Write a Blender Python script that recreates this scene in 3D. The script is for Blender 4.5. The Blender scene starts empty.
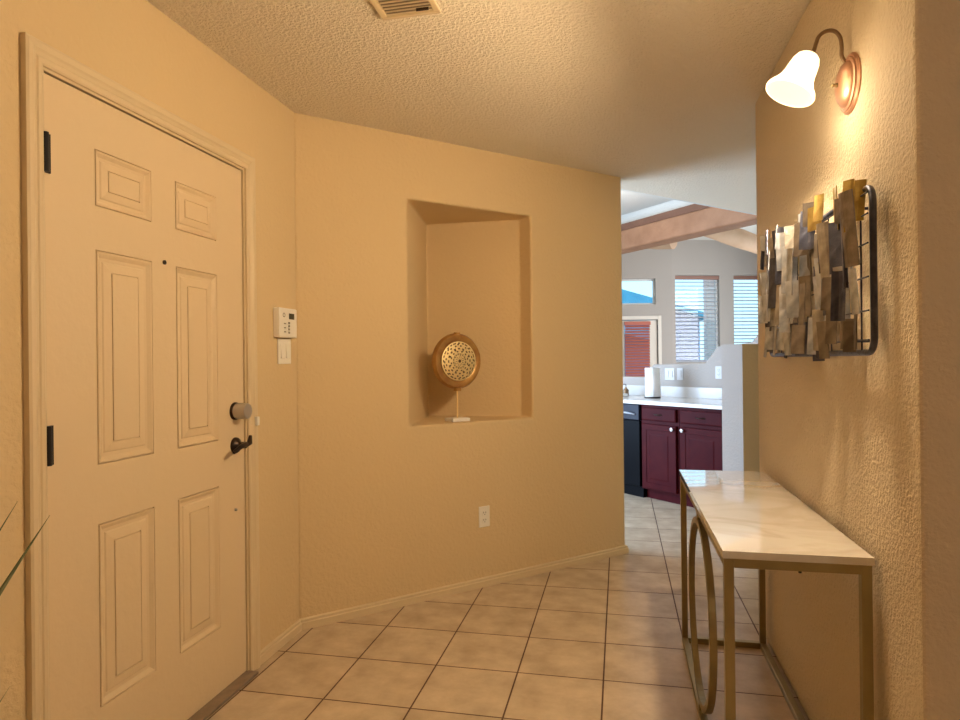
import bpy, bmesh, math, random
from mathutils import Vector, Matrix
random.seed(7)
S = bpy.context.scene
COL = S.collection
PI = math.pi

# ------------------------------------------------------------------ camera
cam_d = bpy.data.cameras.new('camera')
cam_d.sensor_fit = 'HORIZONTAL'; cam_d.sensor_width = 36.0
cam_d.lens = 650.873 / 960 * 36.0
cam_d.clip_start = 0.02; cam_d.clip_end = 200
cam = bpy.data.objects.new('camera', cam_d); COL.objects.link(cam)
yaw, pitch, roll = -0.21103, 0.0014357, -0.0110984
fw = Vector((math.sin(yaw)*math.cos(pitch), math.cos(yaw)*math.cos(pitch), math.sin(pitch)))
r0 = Vector((math.cos(yaw), -math.sin(yaw), 0)); u0 = r0.cross(fw)
rr = math.cos(roll)*r0 + math.sin(roll)*u0; uu = -math.sin(roll)*r0 + math.cos(roll)*u0
M = Matrix((rr, uu, -fw)).transposed().to_4x4()
M.translation = Vector((1.417, -2.224, 1.240))
cam.matrix_world = M
S.camera = cam

# ------------------------------------------------------------------ exposure, sky, sun
S.view_settings.view_transform = 'Standard'
S.view_settings.look = 'None'
S.view_settings.gamma = 1.0
S.view_settings.use_curve_mapping = False
S.view_settings.exposure = 0.0

W = bpy.data.worlds.new('sky'); S.world = W; W.use_nodes = True
nt = W.node_tree; nt.nodes.clear()
wo = nt.nodes.new('ShaderNodeOutputWorld'); bg = nt.nodes.new('ShaderNodeBackground')
tc = nt.nodes.new('ShaderNodeTexCoord'); sp = nt.nodes.new('ShaderNodeSeparateXYZ')
cr = nt.nodes.new('ShaderNodeValToRGB')
cr.color_ramp.elements[0].position = 0.0; cr.color_ramp.elements[0].color = (0.50, 0.82, 1.0, 1)
cr.color_ramp.elements[1].position = 0.9; cr.color_ramp.elements[1].color = (0.22, 0.50, 1.0, 1)
nt.links.new(tc.outputs['Generated'], sp.inputs[0]); nt.links.new(sp.outputs['Z'], cr.inputs[0])
nt.links.new(cr.outputs[0], bg.inputs[0]); bg.inputs[1].default_value = 2.1
nt.links.new(bg.outputs[0], wo.inputs[0])

def add_light(name, kind, loc, energy, color, size=None, rot=None, **kw):
    d = bpy.data.lights.new(name, kind); d.energy = energy; d.color = color
    if kind == 'POINT': d.shadow_soft_size = size
    if kind == 'AREA':
        d.size = size; d.shape = 'RECTANGLE' if 'size_y' in kw else 'SQUARE'
    for k, v in kw.items(): setattr(d, k, v)
    o = bpy.data.objects.new(name, d); o.location = loc
    if rot: o.rotation_euler = rot
    COL.objects.link(o); return o

WARM = (1.0, 0.72, 0.41)
sun = add_light('sun', 'SUN', (0, 0, 20), 2.0, (1.0, 0.93, 0.82), rot=(math.radians(28), 0, math.radians(-35)))
sun.data.angle = math.radians(0.6)
# light of the sconce bulb, hanging in the mouth of its glass bell
sl_ = add_light('sconce_bulb_light', 'SPOT', (1.870, -0.300, 1.928), 69, (1.0, 0.75, 0.46), rot=Vector((-.82, .28, -.72)).to_track_quat('-Z', 'Y').to_euler(), shadow_soft_size=0.06, spot_size=math.radians(168), spot_blend=0.35)
# unseen fill lamp added above the hall to brighten it, without a fixture
add_light('hall_fill_light', 'POINT', (1.25, -0.62, 2.08), 4.8, WARM, size=0.11)
add_light('sconce_glow', 'POINT', (1.862, -0.300, 1.905), 3.4, (1.0, 0.78, 0.50), size=0.05)
add_light('entry_fill_light', 'POINT', (3.2, -2.9, 2.05), 30, (1.0, 0.84, 0.64), size=0.15)  # fill lamp added out of view to lift the right end face
add_light('kitchen_fill_light', 'POINT', (1.0, 4.9, 2.78), 20, (1.0, 0.92, 0.84), size=0.14)  # unseen lamp added to brighten the kitchen ceiling and floor
# added fill panels standing in for daylight from unseen openings
add_light('east_fill_light', 'AREA', (4.70, 8.4, 1.6), 200, (1.0, 0.93, 0.93), size=4.0, size_y=2.4, rot=(0, math.radians(90), 0))
add_light('kitchen_west_fill_light', 'AREA', (-1.12, 3.25, 1.15), 205, (0.54, 0.73, 1.0), size=2.0, size_y=1.7, rot=(0, math.radians(-90), 0))  # added fill for the kitchen floor; the glass door is made up

# ------------------------------------------------------------------ materials
def mat(name, col, rough=0.6, metal=0.0, spec=0.5, bump=None, mottle=None, trans=None, emit=None):
    """bump=(scale, distance, detail); mottle=(scale, colour2, amount)"""
    m = bpy.data.materials.new(name); m.use_nodes = True
    t = m.node_tree; b = t.nodes['Principled BSDF']
    b.inputs['Base Color'].default_value = (*col, 1)
    b.inputs['Roughness'].default_value = rough
    b.inputs['Metallic'].default_value = metal
    b.inputs['Specular IOR Level'].default_value = spec
    c = None
    if bump or mottle:
        c = t.nodes.new('ShaderNodeTexCoord')
    if mottle:
        n = t.nodes.new('ShaderNodeTexNoise'); n.inputs['Scale'].default_value = mottle[0]
        n.inputs['Detail'].default_value = 5
        r = t.nodes.new('ShaderNodeValToRGB')
        r.color_ramp.elements[0].position = .35; r.color_ramp.elements[1].position = .7
        r.color_ramp.elements[0].color = (*col, 1)
        k = mottle[2]
        r.color_ramp.elements[1].color = (*[a*(1-k)+b2*k for a, b2 in zip(col, mottle[1])], 1)
        t.links.new(c.outputs['Object'], n.inputs['Vector']); t.links.new(n.outputs['Fac'], r.inputs[0])
        t.links.new(r.outputs[0], b.inputs['Base Color'])
    if bump:
        n = t.nodes.new('ShaderNodeTexNoise'); n.inputs['Scale'].default_value = bump[0]
        n.inputs['Detail'].default_value = bump[2]; n.inputs['Roughness'].default_value = .55
        p = t.nodes.new('ShaderNodeBump'); p.inputs['Distance'].default_value = bump[1]
        p.inputs['Strength'].default_value = 1.0
        t.links.new(c.outputs['Object'], n.inputs['Vector'])
        r = t.nodes.new('ShaderNodeValToRGB'); r.color_ramp.elements[0].position = .38; r.color_ramp.elements[1].position = .66
        t.links.new(n.outputs['Fac'], r.inputs[0])
        t.links.new(r.outputs[0], p.inputs['Height']); t.links.new(p.outputs[0], b.inputs['Normal'])
    if emit:
        b.inputs['Emission Color'].default_value = (*emit[0], 1); b.inputs['Emission Strength'].default_value = emit[1]
    return m

TAN = (0.70, 0.535, 0.31)
m_tan = mat('tan_wall_paint', TAN, .75, spec=.25, bump=(55, .0012, 3))
m_tan_rough = mat('tan_knockdown_daylight_tint', (0.69, 0.58, 0.42), .7, spec=.3, bump=(95, .0028, 3))  # same tan paint, less saturated to put mixed daylight into the colour
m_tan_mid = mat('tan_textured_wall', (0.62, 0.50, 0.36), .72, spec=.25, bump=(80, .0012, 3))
m_kit = mat('kitchen_wall_paint', (0.41, 0.362, 0.322), .75, spec=.25, bump=(55, .001, 2))
m_ceil = mat('ceiling_texture', (0.90, 0.80, 0.64), .85, spec=.2, bump=(85, .006, 4))
m_kceil = mat('kitchen_ceiling_paint', (0.80, 0.78, 0.72), .8, spec=.2, bump=(60, .002, 2))
m_trim = mat('trim_paint', (0.70, 0.56, 0.355), .45, spec=.4)
m_door = mat('door_paint', (0.74, 0.58, 0.37), .5, spec=.4, bump=(30, .0004, 2))
m_black = mat('black_iron', (0.012, 0.011, 0.012), .4, metal=.3)
m_bronze = mat('oil_rubbed_bronze', (0.05, 0.035, 0.028), .35, metal=.8)
m_nickel = mat('satin_nickel', (0.55, 0.52, 0.49), .38, metal=.9)
m_white_pl = mat('white_plastic', (0.86, 0.82, 0.74), .4)
m_plate_grey = mat('pale_switch_plastic', (0.60, 0.59, 0.58), .5)
m_grey_pl = mat('grey_plastic', (0.22, 0.20, 0.15), .4)
m_dark_pl = mat('dark_display', (0.05, 0.05, 0.035), .25)
m_copper = mat('copper_finish', (0.70, 0.40, 0.27), .38, metal=.75)
m_brown_m = mat('brown_metal', (0.26, 0.17, 0.10), .4, metal=.7)
m_brass = mat('antique_brass', (0.36, 0.29, 0.15), .40, metal=.75, mottle=(14, (0.28, 0.22, 0.11), .5))
m_gold = mat('gold_leaf_metal', (0.95, 0.74, 0.38), .45, metal=.75)
m_amber = mat('amber_lacquer', (0.50, 0.29, 0.09), .35, metal=.55, mottle=(18, (0.34, 0.14, 0.05), .8))
m_base = mat('pale_stone', (0.90, 0.86, 0.80), .5)
def streaky(name, c1, c2, rough, metal=.95):
    m = mat(name, c1, rough, metal=metal, mottle=(26, c2, 1.0), bump=(45, .0006, 3)); return m
m_silver = streaky('brushed_silver', (0.55, 0.59, 0.68), (0.30, 0.33, 0.40), .32)
m_steel = streaky('dark_steel', (0.12, 0.13, 0.19), (0.06, 0.065, 0.10), .34)
m_bronzeplate = streaky('bronze_plate', (0.27, 0.24, 0.22), (0.15, 0.13, 0.115), .40)
m_champ = streaky('champagne_plate', (0.48, 0.46, 0.44), (0.28, 0.26, 0.24), .38)
m_goldplate = streaky('gold_plate', (0.50, 0.38, 0.13), (0.30, 0.20, 0.07), .36)
m_green = mat('leaf_green', (0.07, 0.09, 0.03), .5, mottle=(20, (0.16, 0.15, 0.05), .7))
m_pot = mat('glazed_pot', (0.24, 0.13, 0.08), .4)
m_soil = mat('soil', (0.05, 0.035, 0.025), .95, bump=(80, .01, 4))
m_cherry = mat('cherry_cabinet', (0.045, 0.005, 0.008), .45, spec=.04, mottle=(9, (0.075, 0.010, 0.011), .6))
m_counter = mat('pale_counter', (0.62, 0.59, 0.56), .22, mottle=(40, (0.60, 0.58, 0.55), .5))
m_dwblack = mat('dishwasher_black', (0.003, 0.003, 0.004), .35, spec=.03)
m_dwpanel = mat('dishwasher_panel', (0.012, 0.012, 0.022), .3, spec=.1)
m_paper = mat('paper_white', (0.86, 0.86, 0.86), .9, bump=(120, .001, 2))
m_wood = mat('pine_beam', (0.38, 0.19, 0.10), .65, mottle=(5, (0.25, 0.11, 0.05), .7), bump=(12, .004, 5))
m_wood_dk = mat('dark_beam_edge', (0.20, 0.09, 0.05), .7, mottle=(6, (0.13, 0.055, 0.03), .6))
m_log = mat('peeled_log', (0.62, 0.42, 0.27), .7, mottle=(4, (0.50, 0.31, 0.18), .6))
def blind_mat():
    m = mat('white_blind', (0.80, 0.80, 0.82), .5); t = m.node_tree; b = t.nodes['Principled BSDF']; o = t.nodes['Material Output']
    x = t.nodes.new('ShaderNodeMixShader'); x.inputs[0].default_value = .65; r = t.nodes.new('ShaderNodeBsdfTranslucent'); r.inputs[0].default_value = (.8, .8, .84, 1)
    t.links.new(b.outputs[0], x.inputs[1]); t.links.new(r.outputs[0], x.inputs[2]); t.links.new(x.outputs[0], o.inputs[0]); return m
m_blind_wood = mat('reddish_wood_blind', (0.46, 0.13, 0.085), .45)
m_blind_white = blind_mat()
m_valance = mat('wood_valance', (0.28, 0.14, 0.10), .5)
m_frame_w = mat('window_frame_white', (0.78, 0.77, 0.74), .5)
m_doorcream = mat('patio_door_cream', (0.70, 0.63, 0.54), .5)
m_threshold = mat('threshold_wood', (0.30, 0.22, 0.15), .55, mottle=(25, (0.18, 0.13, 0.10), .7))
m_stucco_out = mat('neighbour_stucco_shaded', (0.26, 0.25, 0.40), .9, bump=(20, .01, 3))  # the wall's bluish shade is put into this violet base colour
m_roof_out = mat('neighbour_roof', (0.06, 0.36, 0.50), .7, mottle=(3, (0.04, 0.26, 0.40), .8))
m_post_out = mat('patio_post', (0.80, 0.58, 0.50), .8)
m_ground = mat('desert_ground', (0.42, 0.34, 0.27), .95, mottle=(1, (0.36, 0.30, 0.24), .7))

def marble():
    m = mat('white_marble', (0.80, 0.76, 0.70), .07, spec=.9); t = m.node_tree; b = t.nodes['Principled BSDF']
    b.inputs['Coat Weight'].default_value = 1.0; b.inputs['Coat IOR'].default_value = 1.7; b.inputs['Coat Roughness'].default_value = .02
    c = t.nodes.new('ShaderNodeTexCoord'); n = t.nodes.new('ShaderNodeTexNoise')
    n.inputs['Scale'].default_value = 3.2; n.inputs['Detail'].default_value = 7; n.inputs['Distortion'].default_value = 1.6
    r = t.nodes.new('ShaderNodeValToRGB'); e = r.color_ramp.elements
    e[0].position = .40; e[0].color = (0.72, 0.68, 0.64, 1); e[1].position = .62; e[1].color = (0.70, 0.66, 0.61, 1)
    k = r.color_ramp.elements.new(.51); k.color = (0.62, 0.57, 0.51, 1)
    t.links.new(c.outputs['Object'], n.inputs['Vector']); t.links.new(n.outputs['Fac'], r.inputs[0]); t.links.new(r.outputs[0], b.inputs['Base Color'])
    return m
m_marble = marble()

def tile_floor():
    T = 0.3357
    m = bpy.data.materials.new('ceramic_tile_floor'); m.use_nodes = True
    t = m.node_tree; b = t.nodes['Principled BSDF']; L = t.links
    c = t.nodes.new('ShaderNodeTexCoord')
    br = t.nodes.new('ShaderNodeTexBrick'); br.offset = 0; br.squash = 1
    br.inputs['Scale'].default_value = 1.0
    br.inputs['Brick Width'].default_value = T; br.inputs['Row Height'].default_value = T
    br.inputs['Mortar Size'].default_value = 0.0034; br.inputs['Mortar Smooth'].default_value = 0.15
    br.inputs['Bias'].default_value = 0
    br.inputs['Color1'].default_value = (0.62, 0.50, 0.36, 1); br.inputs['Color2'].default_value = (0.57, 0.455, 0.325, 1)
    br.inputs['Mortar'].default_value = (0.12, 0.062, 0.036, 1)
    L.new(c.outputs['Object'], br.inputs['Vector'])
    n = t.nodes.new('ShaderNodeTexNoise'); n.inputs['Scale'].default_value = 7; n.inputs['Detail'].default_value = 6; n.inputs['Roughness'].default_value = .6
    L.new(c.outputs['Object'], n.inputs['Vector'])
    r = t.nodes.new('ShaderNodeValToRGB'); r.color_ramp.elements[0].position = .3; r.color_ramp.elements[1].position = .72
    r.color_ramp.elements[0].color = (0.78, 0.76, 0.74, 1); r.color_ramp.elements[1].color = (1.12, 1.12, 1.12, 1)
    L.new(n.outputs['Fac'], r.inputs[0])
    mx = t.nodes.new('ShaderNodeMix'); mx.data_type = 'RGBA'; mx.blend_type = 'MULTIPLY'; mx.inputs['Factor'].default_value = 1
    L.new(br.outputs['Color'], mx.inputs[6]); L.new(r.outputs[0], mx.inputs[7]); L.new(mx.outputs[2], b.inputs['Base Color'])
    bp = t.nodes.new('ShaderNodeBump'); bp.inputs['Distance'].default_value = .0025; bp.invert = True
    L.new(br.outputs['Fac'], bp.inputs['Height'])
    n2 = t.nodes.new('ShaderNodeTexNoise'); n2.inputs['Scale'].default_value = 22; n2.inputs['Detail'].default_value = 3
    L.new(c.outputs['Object'], n2.inputs['Vector'])
    b2 = t.nodes.new('ShaderNodeBump'); b2.inputs['Distance'].default_value = .0012; L.new(n2.outputs['Fac'], b2.inputs['Height'])
    L.new(bp.outputs[0], b2.inputs['Normal']); L.new(b2.outputs[0], b.inputs['Normal'])
    mr = t.nodes.new('ShaderNodeMapRange'); mr.inputs['To Min'].default_value = .27; mr.inputs['To Max'].default_value = .8
    L.new(br.outputs['Fac'], mr.inputs['Value']); L.new(mr.outputs[0], b.inputs['Roughness'])
    return m
m_tile = tile_floor()

def glass_pane():
    m = bpy.data.materials.new('window_glass'); m.use_nodes = True; t = m.node_tree; t.nodes.clear()
    o = t.nodes.new('ShaderNodeOutputMaterial'); x = t.nodes.new('ShaderNodeMixShader')
    a = t.nodes.new('ShaderNodeBsdfTransparent'); g = t.nodes.new('ShaderNodeBsdfGlossy'); g.inputs['Roughness'].default_value = .02
    x.inputs[0].default_value = .06; a.inputs[0].default_value = (.95, .98, .98, 1)
    t.links.new(a.outputs[0], x.inputs[1]); t.links.new(g.outputs[0], x.inputs[2]); t.links.new(x.outputs[0], o.inputs[0])
    return m
m_glass = glass_pane()

def shade_glass():
    m = bpy.data.materials.new('frosted_lit_glass'); m.use_nodes = True; t = m.node_tree; t.nodes.clear()
    o = t.nodes.new('ShaderNodeOutputMaterial'); ad = t.nodes.new('ShaderNodeAddShader')
    e = t.nodes.new('ShaderNodeEmission'); e.inputs[0].default_value = (1.0, .80, .52, 1); e.inputs[1].default_value = 0.8
    d = t.nodes.new('ShaderNodeBsdfTranslucent'); d.inputs[0].default_value = (.9, .86, .78, 1)
    t.links.new(e.outputs[0], ad.inputs[0]); t.links.new(d.outputs[0], ad.inputs[1]); t.links.new(ad.outputs[0], o.inputs[0])
    return m
m_shade = shade_glass()

# ------------------------------------------------------------------ mesh helpers
class MB:
    def __init__(s): s.v = []; s.f = []; s.mi = []
    def add(s, vs, fs, mi=0):
        o = len(s.v); s.v += [tuple(p) for p in vs]; s.f += [tuple(i+o for i in f) for f in fs]; s.mi += [mi]*len(fs); return s
    def box(s, lo, hi, mi=0, M=None):
        (a, b, c), (d, e, f) = lo, hi
        vs = [Vector(p) for p in ((a,b,c),(d,b,c),(d,e,c),(a,e,c),(a,b,f),(d,b,f),(d,e,f),(a,e,f))]
        if M: vs = [M @ p for p in vs]
        return s.add(vs, [(0,3,2,1),(4,5,6,7),(0,1,5,4),(1,2,6,5),(2,3,7,6),(3,0,4,7)], mi)
    def prism(s, poly, z0, z1, mi=0, M=None):       # poly counter-clockwise in XY
        n = len(poly); vs = [Vector((x, y, z0)) for x, y in poly] + [Vector((x, y, z1)) for x, y in poly]
        if M: vs = [M @ p for p in vs]
        fs = [tuple(range(n-1, -1, -1)), tuple(range(n, 2*n))] + [(i, (i+1) % n, n+(i+1) % n, n+i) for i in range(n)]
        return s.add(vs, fs, mi)
    def tube(s, pts, r, n=12, closed=False, caps=True, mi=0):
        pts = [Vector(p) for p in pts]; k = len(pts); rs = r if isinstance(r, (list, tuple)) else [r]*k
        rings = []; prev = None
        for i, p in enumerate(pts):
            if closed: t = pts[(i+1) % k]-pts[i-1]
            else: t = pts[min(i+1, k-1)]-pts[max(i-1, 0)]
            t.normalize()
            if prev is None:
                a = Vector((0,0,1)) if abs(t.z) < .9 else Vector((1,0,0)); x = t.cross(a).normalized()
            else: x = (prev - t*prev.dot(t)).normalized()
            prev = x; y = t.cross(x)
            rings.append([p+rs[i]*(math.cos(2*PI*j/n)*x+math.sin(2*PI*j/n)*y) for j in range(n)])
        vs = [q for R in rings for q in R]; fs = []
        for i in range(k if closed else k-1):
            for j in range(n):
                a, b = i*n+j, i*n+(j+1) % n; c, d = ((i+1) % k)*n+(j+1) % n, ((i+1) % k)*n+j
                fs.append((a, b, c, d))
        if caps and not closed: fs += [tuple(range(n-1, -1, -1)), tuple((k-1)*n+j for j in range(n))]
        return s.add(vs, fs, mi)
    def bar(s, pts, w, h, up, closed=False, mi=0):   # rectangular section swept, 'up' fixed
        pts = [Vector(p) for p in pts]; k = len(pts); up = Vector(up).normalized(); vs = []; fs = []
        for i in range(k):
            t = (pts[(i+1) % k]-pts[i-1]) if closed else (pts[min(i+1, k-1)]-pts[max(i-1, 0)])
            t.normalize(); x = t.cross(up).normalized()
            vs += [pts[i]+x*a*w/2+up*b*h/2 for a, b in ((-1,-1),(1,-1),(1,1),(-1,1))]
        for i in range(k if closed else k-1):
            for j in range(4):
                fs.append((i*4+j, i*4+(j+1) % 4, ((i+1) % k)*4+(j+1) % 4, ((i+1) % k)*4+j))
        if not closed: fs += [(3,2,1,0), tuple((k-1)*4+j for j in range(4))]
        return s.add(vs, fs, mi)
    def lathe(s, prof, n=32, origin=(0,0,0), axis=(0,0,1), mi=0, caps=True):   # prof [(r, h)]
        ax = Vector(axis).normalized(); a = Vector((0,0,1)) if abs(ax.z) < .9 else Vector((1,0,0))
        x = ax.cross(a).normalized(); y = ax.cross(x); o = Vector(origin); vs = []; fs = []
        for r, h in prof:
            vs += [o+ax*h+r*(math.cos(2*PI*j/n)*x+math.sin(2*PI*j/n)*y) for j in range(n)]
        for i in range(len(prof)-1):
            for j in range(n): fs.append((i*n+j, i*n+(j+1) % n, (i+1)*n+(j+1) % n, (i+1)*n+j))
        if caps: fs += [tuple(range(n-1, -1, -1)), tuple((len(prof)-1)*n+j for j in range(n))]
        return s.add(vs, fs, mi)
    def build(s, name, m, parent=None, smooth=False, bevel=0, seg=2, loc=None, recalc=True):
        me = bpy.data.meshes.new(name); me.from_pydata(s.v, [], s.f)
        ms = m if isinstance(m, (list, tuple)) else [m]
        for q in ms: me.materials.append(q)
        for p, i in zip(me.polygons, s.mi): p.material_index = i
        if recalc:
            bm = bmesh.new(); bm.from_mesh(me); bmesh.ops.recalc_face_normals(bm, faces=bm.faces); bm.to_mesh(me); bm.free()
        if smooth:
            for p in me.polygons: p.use_smooth = True
            try: me.set_sharp_from_angle(angle=math.radians(40))
            except Exception: pass
        o = bpy.data.objects.new(name, me); COL.objects.link(o)
        if parent: o.parent = parent
        if loc: o.location = loc
        if bevel:
            b = o.modifiers.new('bevel', 'BEVEL'); b.width = bevel; b.segments = seg; b.limit_method = 'ANGLE'; b.angle_limit = math.radians(35)
        return o

def tag(o, label=None, cat=None, group=None, kind=None):
    if label: o['label'] = label
    if cat: o['category'] = cat
    if group: o['group'] = group
    if kind: o['kind'] = kind
    return o
def thing(name, label, cat, loc=(0,0,0), rotz=0, group=None):
    o = bpy.data.objects.new(name, None); COL.objects.link(o); o.empty_display_size = .05
    o.location = loc; o.rotation_euler = (0, 0, rotz); return tag(o, label, cat, group)
def struct(o, label=None): o['kind'] = 'structure'; return tag(o, label)
def bez(p0, p1, p2, n=10):
    p0, p1, p2 = map(Vector, (p0, p1, p2)); return [(1-t)**2*p0+2*t*(1-t)*p1+t*t*p2 for t in [i/n for i in range(n+1)]]
def holed_wall(mb, holes, s0, s1, z0, z1, th, M, mi=0):
    """solid wall in local x(length) z(height), front at y=0, back at y=th, with rectangular holes"""
    xs = sorted({s0, s1, *[h[0] for h in holes], *[h[1] for h in holes]}); zs = sorted({z0, z1, *[h[2] for h in holes], *[h[3] for h in holes]})
    for i in range(len(xs)-1):
        for j in range(len(zs)-1):
            cx, cz = (xs[i]+xs[i+1])/2, (zs[j]+zs[j+1])/2
            if any(h[0] < cx < h[1] and h[2] < cz < h[3] for h in holes): continue
            mb.box((xs[i], 0, zs[j]), (xs[i+1], th, zs[j+1]), mi, M)
def frameM(origin, deg): return Matrix.Translation(Vector((origin[0], origin[1], 0))) @ Matrix.Rotation(math.radians(deg), 4, 'Z')

H = 2.405
XL = -0.050
XR = 2.035
# ------------------------------------------------------------------ structure
MB().box((-4.8, -5.2, -.12), (5.0, 13.8, 0)).build('floor', m_tile)
struct(bpy.data.objects['floor'])
# left wall with the front door opening
DY0, DY1, DZ = -0.8065, 0.1336, 2.022
wl = MB(); holed_wall(wl, [(DY0+4.986, DY1+5.014, -1, DZ+.014)], 0, 5.557, 0, H, .16, Matrix.Translation((XL, -5.0, 0)) @ Matrix.Rotation(PI/2, 4, 'Z'))
struct(wl.build('wall_left', m_tan))
# angled wall with the display niche
def angled_wall():
    A = (XL, .557); B = (1.4427, 2.0477); mb = MB()
    C = (B[0]-.145, B[1]+.145)
    nl, nr, nb = .358, .922, 1.60      # niche: x left, x right, y back
    z0, z1 = .909, 2.077
    sl = (B[1]-A[1])/(B[0]-A[0])
    L = (nl, A[1]+(nl-A[0])*sl); R = (nr, A[1]+(nr-A[0])*sl)
    v = [(A[0],A[1]),(L[0],L[1]),(R[0],R[1]),(B[0],B[1])]
    zs = [0, z0, z1, H]
    idx = {}
    vs = []
    def P(x, y, z):
        k = (round(x,4), round(y,4), round(z,4))
        if k not in idx: idx[k] = len(vs); vs.append(k)
        return idx[k]
    fs = []
    for i in range(3):
        for j in range(3):
            if i == 1 and j == 1: continue
            fs.append((P(*v[i],zs[j]), P(*v[i+1],zs[j]), P(*v[i+1],zs[j+1]), P(*v[i],zs[j+1])))
    BL = (.270, 1.597); BR = (.845, 1.606)
    fs.append((P(*L,z0), P(*L,z1), P(*BL,z1), P(*BL,z0)))           # left side
    fs.append((P(*R,z0), P(*BR,z0), P(*BR,z1), P(*R,z1)))           # right side
    fs.append((P(*BL,z0), P(*BL,z1), P(*BR,z1), P(*BR,z0)))         # back
    fs.append((P(*L,z0), P(*BL,z0), P(*BR,z0), P(*R,z0)))           # niche floor
    fs.append((P(*L,z1), P(*R,z1), P(*BR,z1), P(*BL,z1)))           # niche ceiling
    # end and rear of the wall mass
    D = (.955, 1.85); E2 = (-.30, 1.85); F2 = (-.30, .557)
    ring = [B, C, D, E2, F2, A]
    for q in range(5):
        a, b = ring[q], ring[q+1]
        zz = zs if q == 0 else [0, H]
        if q == 0:
            for j in range(3): fs.append((P(*a,zs[j]), P(*b,zs[j]), P(*b,zs[j+1]), P(*a,zs[j+1])))
        elif q == 1: 
            for j in range(3): fs.append((P(*a,zs[j]), P(*b,zs[j]), P(*b,zs[j+1]), P(*a,zs[j+1])))
        elif q == 4:
            for j in range(3): fs.append((P(*a,zs[j]), P(*b,zs[j]), P(*b,zs[j+1]), P(*a,zs[j+1])))
        else: fs.append((P(*a,0), P(*b,0), P(*b,H), P(*a,H)))
    mb.add(vs, fs)
    o = mb.build('wall_back', m_tan, bevel=.012, seg=3)
    return struct(o)
angled_wall()
# right wall block: lit face x = XR, end facing the camera side
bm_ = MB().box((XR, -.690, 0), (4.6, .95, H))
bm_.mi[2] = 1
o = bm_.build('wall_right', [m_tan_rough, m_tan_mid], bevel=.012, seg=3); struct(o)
# hall envelope behind the camera
struct(MB().box((-.3, -5.15, 0), (4.75, -5.0, H)).build('wall_front', m_tan))
struct(MB().box((4.6, -5.0, 0), (4.75, 5.5, 3.6)).build('wall_hall_east', m_tan))
# flat hall ceiling, ends on a 45 degree line
struct(MB().prism([(-.3, -5.2), (4.75, -5.2), (4.75, 5.64), (.96, 1.85), (-.3, 1.85)], H, H+.12).build('ceiling', m_ceil))
# header above the hall opening
hd = MB().prism([(.96, 1.851), (4.75, 5.641), (4.735, 5.656), (.945, 1.866)], H+.0, 3.6); struct(hd.build('wall_header', m_kceil))
struct(MB().box((-4.4, 1.85, 0), (.90, 2.0, 3.6)).build('wall_kitchen_south', m_kit))
# west wall; unseen opening added to let daylight in
ww = MB(); holed_wall(ww, [(1.9, 5.5, .3, 2.9)], 0, 8.5, 0, 3.6, .15, Matrix.Translation((-4.4, 1.85, 0)) @ Matrix.Rotation(PI/2, 4, 'Z'))
struct(ww.build('wall_west', m_kit))
we = MB(); holed_wall(we, [(1.0, 5.2, .1, 2.9)], 0, 7.5, 0, 3.6, .15, Matrix.Translation((4.75, 5.5, 0)) @ Matrix.Rotation(PI/2, 4, 'Z'))  # unseen opening added to bring light into the great room
struct(we.build('wall_east', m_kit))
kw = MB(); holed_wall(kw, [(.35, 2.15, .1, 2.15)], 0, 2.6, 0, 3.09, .1, Matrix.Translation((-1.15, 2.0, 0)) @ Matrix.Rotation(PI/2, 4, 'Z'))  # unseen partition added to hold the opening of the west fill panel
struct(kw.build('wall_fill_partition', m_kit))
# great room ceiling and the lower kitchen ceiling, edged by the beam
BLx, BLy, BRx, BRy = 1.436, 6.368, 2.775, 4.814
bd = Vector((BRx-BLx, BRy-BLy, 0)).normalized(); bn = Vector((-bd.y, bd.x, 0))      # bn points to the far room
struct(MB().box((-4.6, 1.0, 3.6), (4.9, 13.8, 3.72)).build('ceiling_great_room', m_kceil))
b0 = Vector((BLx, BLy, 0))
pL = b0 - bd*7.2; pR = b0 + bd*2.76
struct(MB().prism([(-4.5, 1.9), (.97, 1.9), (pR.x, pR.y), (pL.x, pL.y), (-4.5, pL.y)], 3.09, 3.19).build('ceiling_kitchen', m_kceil))
mb = MB(); MBm = Matrix.Translation(pL) @ Matrix.Rotation(math.atan2(bd.y, bd.x), 4, 'Z')
mb.box((0, .04, 2.90), (9.96, .16, 3.60), 0, MBm); struct(mb.build('wall_above_beam', m_kceil))

# far wall of the great room, bending at BEND
BEND = (2.449, 11.188); AL = 9.09; AR = 18.09
ML = frameM(BEND, AL); MR = frameM(BEND, AR)
def LX(s): return ML @ Vector(s)
fl_ = MB(); holed_wall(fl_, [(-1.02, -.318, 2.325, 2.84), (-1.10, -.285, 0, 2.02)], -7.0, 0, 0, 3.6, .16, ML); struct(fl_.build('wall_far_left', m_kit))
fr_ = MB(); holed_wall(fr_, [(.068, .985, 1.165, 2.893), (1.285, 2.2, 1.165, 2.893)], 0, 2.7, 0, 3.6, .16, MR); struct(fr_.build('wall_far_right', m_kit))

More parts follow.
